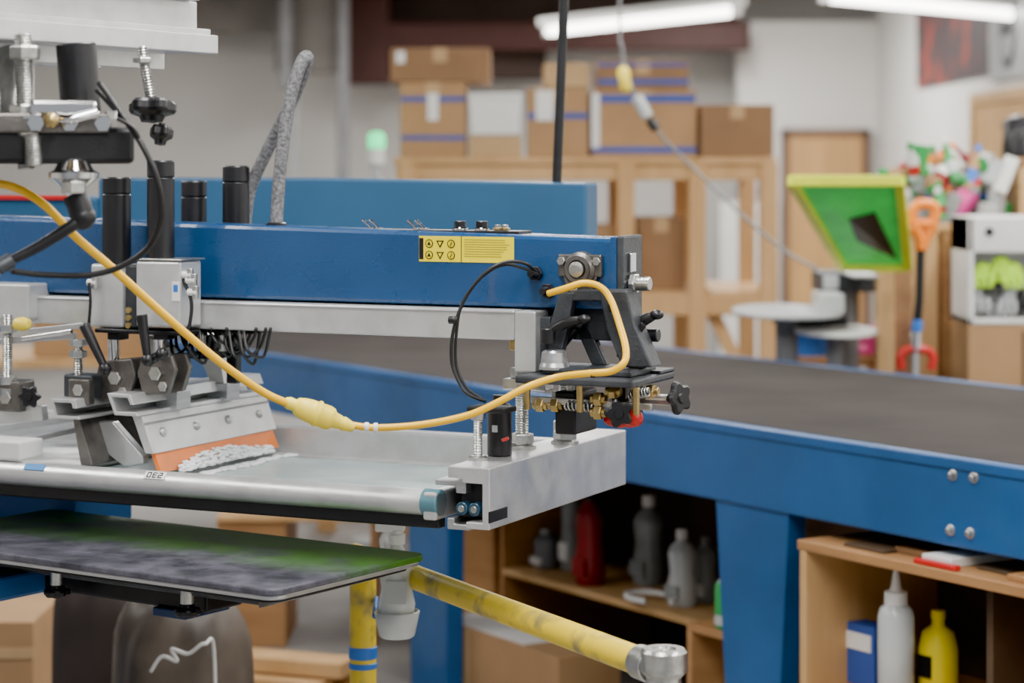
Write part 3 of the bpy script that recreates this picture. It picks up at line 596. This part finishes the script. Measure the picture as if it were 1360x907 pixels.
# ================================================================ yellow cord
b=B()
c1=[(-30,240,3.45),(20,249,3.5),(60,273,3.52),(100,314,3.55),(150,357,3.6),(200,402,3.65),(250,446,3.7),(300,487,3.75),(350,521,3.8),(385,537,3.82)]
b.tube([P(*q) for q in c1],.0068,yel,14)
c2=[(462,564,3.84),(500,568,3.84),(560,564,3.84),(620,552,3.84),(660,535,3.84),(700,514,3.845),(740,501,3.86),(780,496,3.84),(812,493,3.83),(829,481,3.83),(831,462,3.87),(823,432,3.92),(811,398,3.95),(797,381,3.96),(775,376,3.965),(748,384,3.97),(728,390,3.985)]
b.tube([P(*q) for q in c2],.0062,yel,14)
o=P(378,533,3.82); e=P(470,568,3.84); L_=(e-o).length
b.lathe(o,e-o,[(0,.0075),(.008,.011),(.018,.0105),(.022,.015),(.032,.018),(.045,.02),(.056,.0205),(.057,.023),(.062,.023),(.064,.0205),(.078,.021),(.086,.019),(.09,.014),(.1,.0125),(.104,.011),(.106,.0125),(.112,.0115),(L_,.0075)],yelp,28,True)
b.cyl(P(484,567,3.84),P(490,567,3.84),.008,white); b.cyl(P(496,568,3.84),P(502,568,3.84),.0085,white)
for q0_,q1_ in (((815,412,3.945),(812,404,3.95)),((791,496,3.84),(784,496,3.84))): b.cyl(P(*q0_),P(*q1_),.0078,black)
b.done('yellow_extension_cord')
# ================================================================ yellow guard rail
b=B()
a_=P(470,726,4.65); c_=P(862,884,3.62); a_.z=c_.z=.80
b.cyl(a_,c_,.0235,ypaint,seg=28)
on=a_.lerp(c_,.06)
b.cyl((on.x-.01,on.y,0),(on.x-.01,on.y,.79),.027,ypaint,seg=24); b.lathe((on.x-.01,on.y,0),(0,0,1),[(0,.07),(.01,.07)],ypaint,24)
b.cyl((on.x-.01,on.y,.60),(on.x-.01,on.y,.625),.029,cyan,seg=24); b.cyl((on.x-.01,on.y,.58),(on.x-.01,on.y,.592),.029,cyan,seg=24)
dr=(c_-a_).normalized(); b.cyl(c_-dr*.03,c_+dr*.012,.028,steel,seg=28); b.lathe((c_.x+dr.x*.045,c_.y+dr.y*.045,0),(0,0,1),[(0,.07),(.01,.07),(.01,.028),(.79,.028),(.8,.037),(.83,.037),(.835,.033),(.835,.02),(.83,.018)],steel,28)
b.done('yellow_guard_rail')
b=B(); o=P(527,822,4.38); b.lathe(o,(0.0,0,1),[(0,.024),(.006,.033),(.03,.036),(.06,.030),(.08,.033),(.11,.031),(.125,.022),(.14,.013),(.15,.012)],clear,28,True)
b.lathe(o+Vector((0,0,.146)),(0,0,1),[(0,.016),(.018,.017),(.02,.013),(.026,.013)],white,20); b.box((o.x-.042,o.x+.016),(o.y-.011,o.y+.011),(o.z+.17,o.z+.19),white,.004); b.tube([o+Vector((-.018,0,.172)),o+Vector((-.03,0,.155)),o+Vector((-.028,0,.135))],.004,white,8,4)
b.box((o.x-.02,o.x+.02),(o.y-.037,o.y-.03),(o.z+.035,o.z+.08),lgrey,.001)
b.lathe(o-Vector((0,0,.035)),(0,0,1),[(0,.03),(.004,.035),(.05,.045),(.052,.042),(.006,.033)],clear,24,True)
b.tube([o+Vector((-.043,0,.005)),Vector((on.x+.017,on.y,o.z+.0))],.005,cyan,8,2,True,False)
b.done('spray_bottle')
# ================================================================ lower left clutter
def lump(c,r,h,m,seed,amp=.15,z0=0):
    random.seed(seed); t=bmesh.new(); n=48; rows=18; ph=[random.random()*6 for _ in range(8)]; R=[]
    for j in range(rows):
        f=j/(rows-1); row=[]
        for i in range(n):
            a=2*math.pi*i/n; q=1+amp*(math.sin(3*a+ph[0]+f*2)+.6*math.sin(7*a+ph[1]-f*3)+.35*math.sin(13*a+ph[2]+f*5))*(.4+f*.6)
            tp=1-.12*f*f if f<.8 else (1-.12*f*f)*(1-((f-.8)/.2)**2*.35); row.append(t.verts.new((c[0]+r*q*tp*math.cos(a),c[1]+r*q*tp*math.sin(a),z0+h*f+.02*math.sin(5*a+ph[3])*f)))
        R.append(row)
    for j in range(rows-1):
        for i in range(n): t.faces.new((R[j][i],R[j][(i+1)%n],R[j+1][(i+1)%n],R[j+1][i]))
    t.faces.new(R[0][::-1]); t.faces.new(R[-1]); b=B(); b.merge(t,m,True); return b
b=lump((-1.0,5.75),.17,.60,dbag,3,.05); b.done('waste_bin')
b=lump((-.77,5.30),.17,.60,bagm,8,.06); b.done('plastic_bag')
b=B(); b.tube([P(x,y,4.95) for x,y in ((200,892),(215,872),(235,878),(228,862),(250,868),(272,855))]+[P(285,880,5.0),Vector((P(285,900,5.).x,5.0,.005))],.004,white); b.done('white_cable')
b=B(); p=P(20,826,6.2); b.box((p.x-.3,p.x+.05),(6.2,6.6),(0,p.z),card,.004); b.box((p.x-.3,p.x+.05),(6.195,6.2),(p.z-.1,p.z-.07),cardy,0); b.done('cardboard_box')
b=B()
for i,(y,z,x0,x1,m) in enumerate(((6.6,0,-1.0,-.35,wood),(6.75,0,-.95,-.3,ply),(6.65,.05,-.93,-.4,wood),(6.95,0,-.9,-.3,wood),(6.8,.05,-.85,-.28,ply),(6.7,.1,-.8,-.33,wood))):
    M_=Matrix.Translation((-.80,y,0))@Matrix.Rotation(-.25-.05*(i%3),4,'Z')@Matrix.Translation((.65,-y,0)); b.box((x0,x1),(y,y+.12),(z+.001,z+.045),m,.003,M_)
b.done('lumber_pile')
b=B(); b.box((-.98,-.75),(7.5,7.9),(0,.42),ply,.004); b.box((-.98,-.45),(7.48,7.9),(.42,.44),wood,.003); b.box((-.47,-.45),(7.5,7.9),(0,.42),ply,.003); b.done('wooden_stool')
b=B(); b.box((-2.5,-.75),(9.8,10.5),(.72,.76),wood,.004)
for x in (-2.45,-.85): b.box((x,x+.08),(9.85,9.93),(0,.72),wood,.003); b.box((x,x+.08),(10.35,10.43),(0,.72),wood,.003)
b.box((-2.1,-1.4),(9.9,10.3),(.761,1.05),card,.004); b.done('work_table')
# ================================================================ storage rack with boxes
Y=9.75; sx=lambda px,d=Y:(px-CX)/F*d
sz=lambda py,d=Y:EYE-(py-HZ)/F*d
rack=B(); zt_=sz(209); 
rack.box((sx(522),sx(1032)),(Y,Y+1.0),(zt_-.03,zt_),wood,.004); rack.box((sx(525),sx(1030)),(Y+.02,Y+.06),(zt_-.1,zt_-.03),wood,.004)
for px in (530,820,915,1010):
    for yy in (Y+.0,Y+.9): rack.box((sx(px),sx(px)+.075),(yy+.0,yy+.08),(0,zt_-.03),wood,.004)
zm=sz(388); rack.box((sx(525),sx(1030)),(Y+.08,Y+.98),(zm-.03,zm),wood,.004); rack.box((sx(525),sx(1030)),(Y+.01,Y+.06),(zm-.1,zm-.01),wood,.004)
rack.bar((sx(935),Y+.1,zm),(sx(1010),Y+.1,zm-.5),.04,.06,wood); rack.done('wooden_storage_rack')
def cbox(px0,px1,py0,py1,y,m,dep=.42,stripe=None,label=None,z0=None):
    x0,x1=sx(px0,y),sx(px1,y); za=sz(py1,y) if z0 is None else z0; zb_=sz(py0,y); b=B(); b.box((x0+.004,x1-.004),(y,y+dep),(za+.001,zb_),m,.004)
    xm=(x0+x1)/2; b.box((xm-.03,xm+.03),(y+.001,y+dep),(zb_-.0005,zb_+.001),cardy,0); b.box((xm-.03,xm+.03),(y-.001,y+.01),(zb_-.06,zb_),cardy,0)
    for s in (stripe or []): b.box((x0+.006,x1-.006),(y-.002,y+.01),(sz(s[1],y),sz(s[0],y)),bstripe,0)
    if label: b.box((sx(label[0],y),sx(label[1],y)),(y-.003,y+.01),(sz(label[3],y),sz(label[2],y)),paper,0)
    b.done('cardboard_box'); return zb_
y=Y+.03
z=cbox(530,620,109,209,y,card,.5,((128,135),(180,186)),(568,582,124,160),zt_); cbox(517,652,64,108,y,cardd,.5,None,(526,538,68,84),z+.002)
z=cbox(622,694,180,209,y,cardy,.5,None,None,zt_)
b=B(); x0,x1=sx(622,y),sx(694,y); b.prism([(x0+.015,z+.003),(x1-.015,z+.003),(x1,sz(128,y)),(x0,sz(128,y))],y,y+.4,white,.006); b.box((x0-.004,x1+.004),(y-.008,y+.41),(sz(130,y),sz(124,y)),white,.004); b.done('plastic_storage_bin')
z=cbox(699,782,117,209,y,card,.5,((150,158),),(712,735,120,160),zt_); cbox(722,784,84,116,y,cardy,.5,None,None,z+.002)
z=cbox(785,926,120,209,y-.01,card,.6,((126,136),(195,203)),(786,796,124,196),zt_); cbox(792,916,80,119,y+.02,cardd,.5,((84,88),(105,112)),None,z+.002)
cbox(929,1029,139,209,y,cardd,.5,None,None,zt_)
cbox(845,912,290,388,y+.1,cardd,.5,None,None,zm); cbox(700,815,300,388,y+.1,card,.5,None,None,zm); cbox(560,690,320,388,y+.1,card,.5,None,None,zm)
b=B(); b.box((sx(955,18.3),sx(1018,18.3)),(18.2,18.45),(0,sz(268,18.3)),wallw,.005); b.box((sx(957,18.3),sx(1016,18.3)),(18.19,18.2),(.05,sz(276,18.3)),white,.005); b.done('utility_cabinet')
b=B(); b.lathe((sx(994,18.2),18.3,sz(267,18.3)),(0,0,1),[(0,.05),(.02,.075),(.14,.08),(.145,.07)],bstripe,20,True); b.done('blue_bucket')
b=B(); d=9.55; c=P(500,187,d); b.cyl((c.x,d,0),(c.x,d,c.z-.06),.022,lgrey); b.lathe((c.x,d,0),(0,0,1),[(0,.1),(.02,.1)],lgrey,24); b.cyl((c.x,d,c.z-.1),(c.x,d,c.z-.03),.035,white); b.lathe((c.x,d,c.z-.03),(0,0,1),[(0,.036),(.05,.036),(.065,.024),(.07,.0)],greenl,20,True); b.done('signal_lamp')
b=B(); pts=[P(822,-60,8.),P(823,0,8.),P(826,60,8.),P(832,100,8.),P(850,135,8.),P(878,180,8.0),(P(930,232,8.0)),P(985,285,7.95),P(1045,335,7.9),P(1086,357,7.85)]
pts[0].z=3.59; b.tube(pts,.0055,grey); b.lathe(P(827,88,8.),(.15,0,-1),[(0,.012),(.02,.024),(.05,.02),(.075,.024),(.09,.012)],yelp,16,True); b.cyl(P(845,128,8.),P(860,155,8.),.022,lgrey); b.cyl(P(862,158,8.),P(872,172,8.),.018,black); b.done('hanging_power_cable')
# ================================================================ right background clutter
b=B(); d=8.0
x0=sx(1216,d); zc=sz(297,d)
b.box((x0,x0+.95),(d,d+.6),(0,zc-.03),ply,.004); b.box((x0-.01,x0+1.),(d-.03,d+.62),(zc-.03,zc),wood,.004)
b.box((sx(1212,7.9),sx(1246,7.9)),(7.9,7.93),(.0,sz(305,7.9)),wood,.004); b.box((sx(1252,7.9),sx(1284,7.9)),(7.9,7.93),(0,sz(312,7.9)),ply,.004)
b.done('plywood_workbench')
B().box((sx(1165,7.8),sx(1188,7.8)),(7.8,7.85),(0,sz(336,7.8)),wood,.003).done('wooden_post')
random.seed(23); b=B(); cols=[red,greenp,white,lgrey,dred,paper,greenp,card,cyan,white,orangep,dred,greenp,clear,smoke,paper,cardd,pink]
b.box((x0+.0,x0+.37),(d+.05,d+.5),(zc+.001,zc+.012),grey,.003)
for i in range(70):
    lv=random.random(); zz=zc+.012+(0 if i<40 else .09+random.random()*.06)
    x=x0+.03+random.random()*.31; yy=d+.09+random.random()*.36; h=.07+random.random()*.11; r=.014+random.random()*.02; m=random.choice(cols)
    ax=Vector((random.uniform(-.25,.25),random.uniform(-.2,.2),1)).normalized() if i<40 else Vector((random.uniform(-1,1),random.uniform(-.5,.5),random.uniform(.1,1))).normalized()
    if i%3==0:
        b.box((-.03,.03),(-.025,.025),(0,h*.8),m,.003,Matrix.Translation((x,yy,zz))@Matrix.Rotation(random.uniform(-.6,.6),4,'Y')@Matrix.Rotation(random.random()*3,4,'Z'))
    else:
        o=Vector((x,yy,zz)); b.lathe(o,ax,[(0,r),(h*.7,r),(h*.8,r*.5),(h,r*.45)],m,14,True); b.cyl(o+ax*h*.98,o+ax*(h+.022),r*.55,random.choice(cols)); b.lathe(o,ax,[(h*.2,r*1.03),(h*.5,r*1.03)],random.choice(cols),14)
b.done('bottle_assortment')
b=B(); xx=x0+.39; b.box((xx,xx+.3),(8.1,8.5),(zc+.001,zc+.2),cardy,.004); b.box((xx,xx+.3),(8.1,8.5),(zc+.2,zc+.23),cardd,.004); b.box((xx+.08,xx+.2),(8.095,8.1),(zc+.06,zc+.14),paper,0)
b.done('carton'); 
b=lump((xx+.12,8.3),.13,.14,black,5,.12,zc+.235); b.done('black_cloth')
d=7.55; x0=sx(1286,d); b=B(); zb0=sz(432,d); b.box((x0,x0+.45),(d,d+.3),(0,zb0),card,.004); b.box((x0+.18,x0+.19),(d-.002,d+.01),(.2,zb0-.02),plyd,0); b.done('cardboard_box')
b=B(); zt2=sz(288,d); zb0+=.003; b.box((x0,x0+.45),(d+.28,d+.3),(zb0,zt2),white,.004); b.box((x0,x0+.02),(d,d+.3),(zb0,zt2),white,.004); b.box((x0+.43,x0+.45),(d,d+.3),(zb0,zt2),white,.004); b.box((x0,x0+.45),(d,d+.3),(zb0,zb0+.02),white,.004)
b.box((x0,x0+.45),(d,d+.3),(zt2-.12,zt2),white,.006); b.cyl((x0+.07,d-.006,zt2-.05),(x0+.07,d+.01,zt2-.05),.015,black)
for i,(dx,dz,m) in enumerate(((.06,.17,hiviz),(.12,.19,hiviz),(.09,.15,black),(.16,.17,hiviz),(.05,.09,lgrey),(.14,.08,lgrey),(.1,.05,grey),(.2,.08,black),(.25,.12,lgrey))):
    b.ball((x0+dx,d+.05,zb0+dz),.034,m,(1,.8,1.1))
    for k in range(3): b.tube([(x0+dx-.02+.02*k,d+.03,zb0+dz),(x0+dx-.03+.025*k,d+.015,zb0+dz-.03),(x0+dx-.025+.02*k,d+.015,zb0+dz-.05)],.009,m,8,4)
b.done('glove_dispenser')
b=B(); d=7.45; g=lambda x,y:P(x,y,d)
b.tube([g(1214,298),g(1212,282),g(1218,273),g(1230,271),g(1241,275),g(1242,286),g(1238,300)],.017,orangep,12); b.tube([g(1212,298),g(1242,298)],.019,orangep,12,1,True,False); b.tube([g(1216,300),g(1222,318),g(1223,332)],.02,orangep,12); b.tube([g(1240,300),g(1232,314),g(1225,332)],.016,orangep,12)
b.cyl(g(1223,328),g(1221,400),.015,black); b.cyl(g(1221,398),g(1217,440),.015,blackm); b.cyl(g(1219,425),g(1217,440),.018,cyan); b.cyl(g(1217,440),g(1216,464),.017,chrome)
b.tube([g(1197,490),g(1196,474),g(1204,465),g(1218,463),g(1232,466),g(1239,476),g(1236,491)],.014,red,12)
b.tube([g(1216,464),Vector((g(1216,464).x,d,.01))],.012,grey); b.done('scraper_tool')
q=[P(1052,240,7.0),P(1195,240,7.1),P(1206,354,7.7),P(1120,354,7.7)]
b=B(); 
for i in range(4): b.bar(q[i],q[(i+1)%4],.03,.035,greeny,.004)
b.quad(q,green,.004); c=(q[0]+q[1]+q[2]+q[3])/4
n=(q[1]-q[0]).cross(q[3]-q[0]).normalized(); n=n if n.y<0 else -n
b.quad([c.lerp(q[0],.2)+n*.01,c.lerp(q[1],.35)+n*.01,c.lerp(q[2],.75)+n*.01,c.lerp(q[3],.3)+n*.01],black,.003)
b.done('coated_screen')
b=B(); d=8.0
b.cyl((sx(1128,d),d+.1,0),(sx(1128,d),d+.1,sz(385,d)),.05,grey); b.box((sx(1090,d),sx(1165,d)),(d,d+.25),(sz(388,d),sz(362,d)),dgrey,.006); b.lathe((sx(1128,d),d+.1,0),(0,0,1),[(0,.18),(.03,.18)],grey,30)
b.box((sx(1118,d),sx(1150,d)),(d-.3,d+.1),(sz(364,d),sz(360,d)),alu,.004); b.box((sx(1093,d),sx(1113,d)),(d-.02,d+.06),(sz(384,d),sz(366,d)),lgrey,.004)
b.prism([(0.19*math.cos(a)*1.0+sx(1045,7.9),7.9+.36*math.sin(a)) for a in [i*math.pi/16 for i in range(32)]],sz(416,7.9),sz(411,7.9),lgrey,.003,'z'); b.box((sx(1030,d),sx(1120,d)),(d-.1,d+.1),(sz(432,d),sz(419,d)),blackm,.004)
b.prism([(0.14*math.cos(a)+sx(1110,7.8),7.8+.25*math.sin(a)) for a in [i*math.pi/16 for i in range(32)]],sz(442,7.8),sz(436,7.8),white,.003,'z'); b.cyl((sx(1110,7.8),7.8,0),(sx(1110,7.8),7.8,sz(442,7.8)),.03,grey)
b.cyl((sx(1045,7.9),7.9,0),(sx(1045,7.9),7.9,sz(416,7.9)),.04,grey); b.box((sx(1075,d),sx(1108,d)),(d-.25,d-.05),(sz(410,d),sz(385,d)),clear,.006)
b.done('manual_press')
b=B(); d=8.6; zt3=.88; xa=sx(1042,d); xb=sx(1172,d)
b.box((xa,xb),(d-.15,d+.2),(zt3-.03,zt3),ply,.003)
for x in (xa,xb-.03): b.box((x,x+.03),(d-.15,d-.12),(0,zt3-.03),wood,.002); b.box((x,x+.03),(d+.17,d+.2),(0,zt3-.03),wood,.002)
b.done('side_table')
b=B(); b.lathe((sx(1078,8.58),8.58,zt3+.001),(0,0,1),[(0,.07),(.08,.09),(.085,.095),(.1,.095)],cyan,28,True); b.done('ink_bucket')
b=B(); c=Vector((sx(1146,8.58),8.58,zt3+.05)); 
for k in range(5): b.tube([c+Vector((.07*math.cos(t*.5+k),.05*math.sin(t*.5+k),-.03+.02*k+.02*math.sin(t+k)*(k>0))) for t in range(12)],.014,pink,8,4)
b.done('pink_rope_coil')

# ================================================================ CAMERA
cd=bpy.data.cameras.new('camera'); cam=bpy.data.objects.new('camera',cd); bpy.context.scene.collection.objects.link(cam)
cam.location=(0,0,EYE); cam.rotation_euler=(math.pi/2,0,0); cd.sensor_width=36; cd.lens=F/1360*36; cd.shift_y=-(453.5-HZ)/1360
cd.clip_start=.05; cd.clip_end=100; cd.dof.use_dof=True; cd.dof.focus_distance=4.0; cd.dof.aperture_fstop=2.9
bpy.context.scene.camera=cam
bpy.context.scene.view_settings.look='AgX - Punchy'
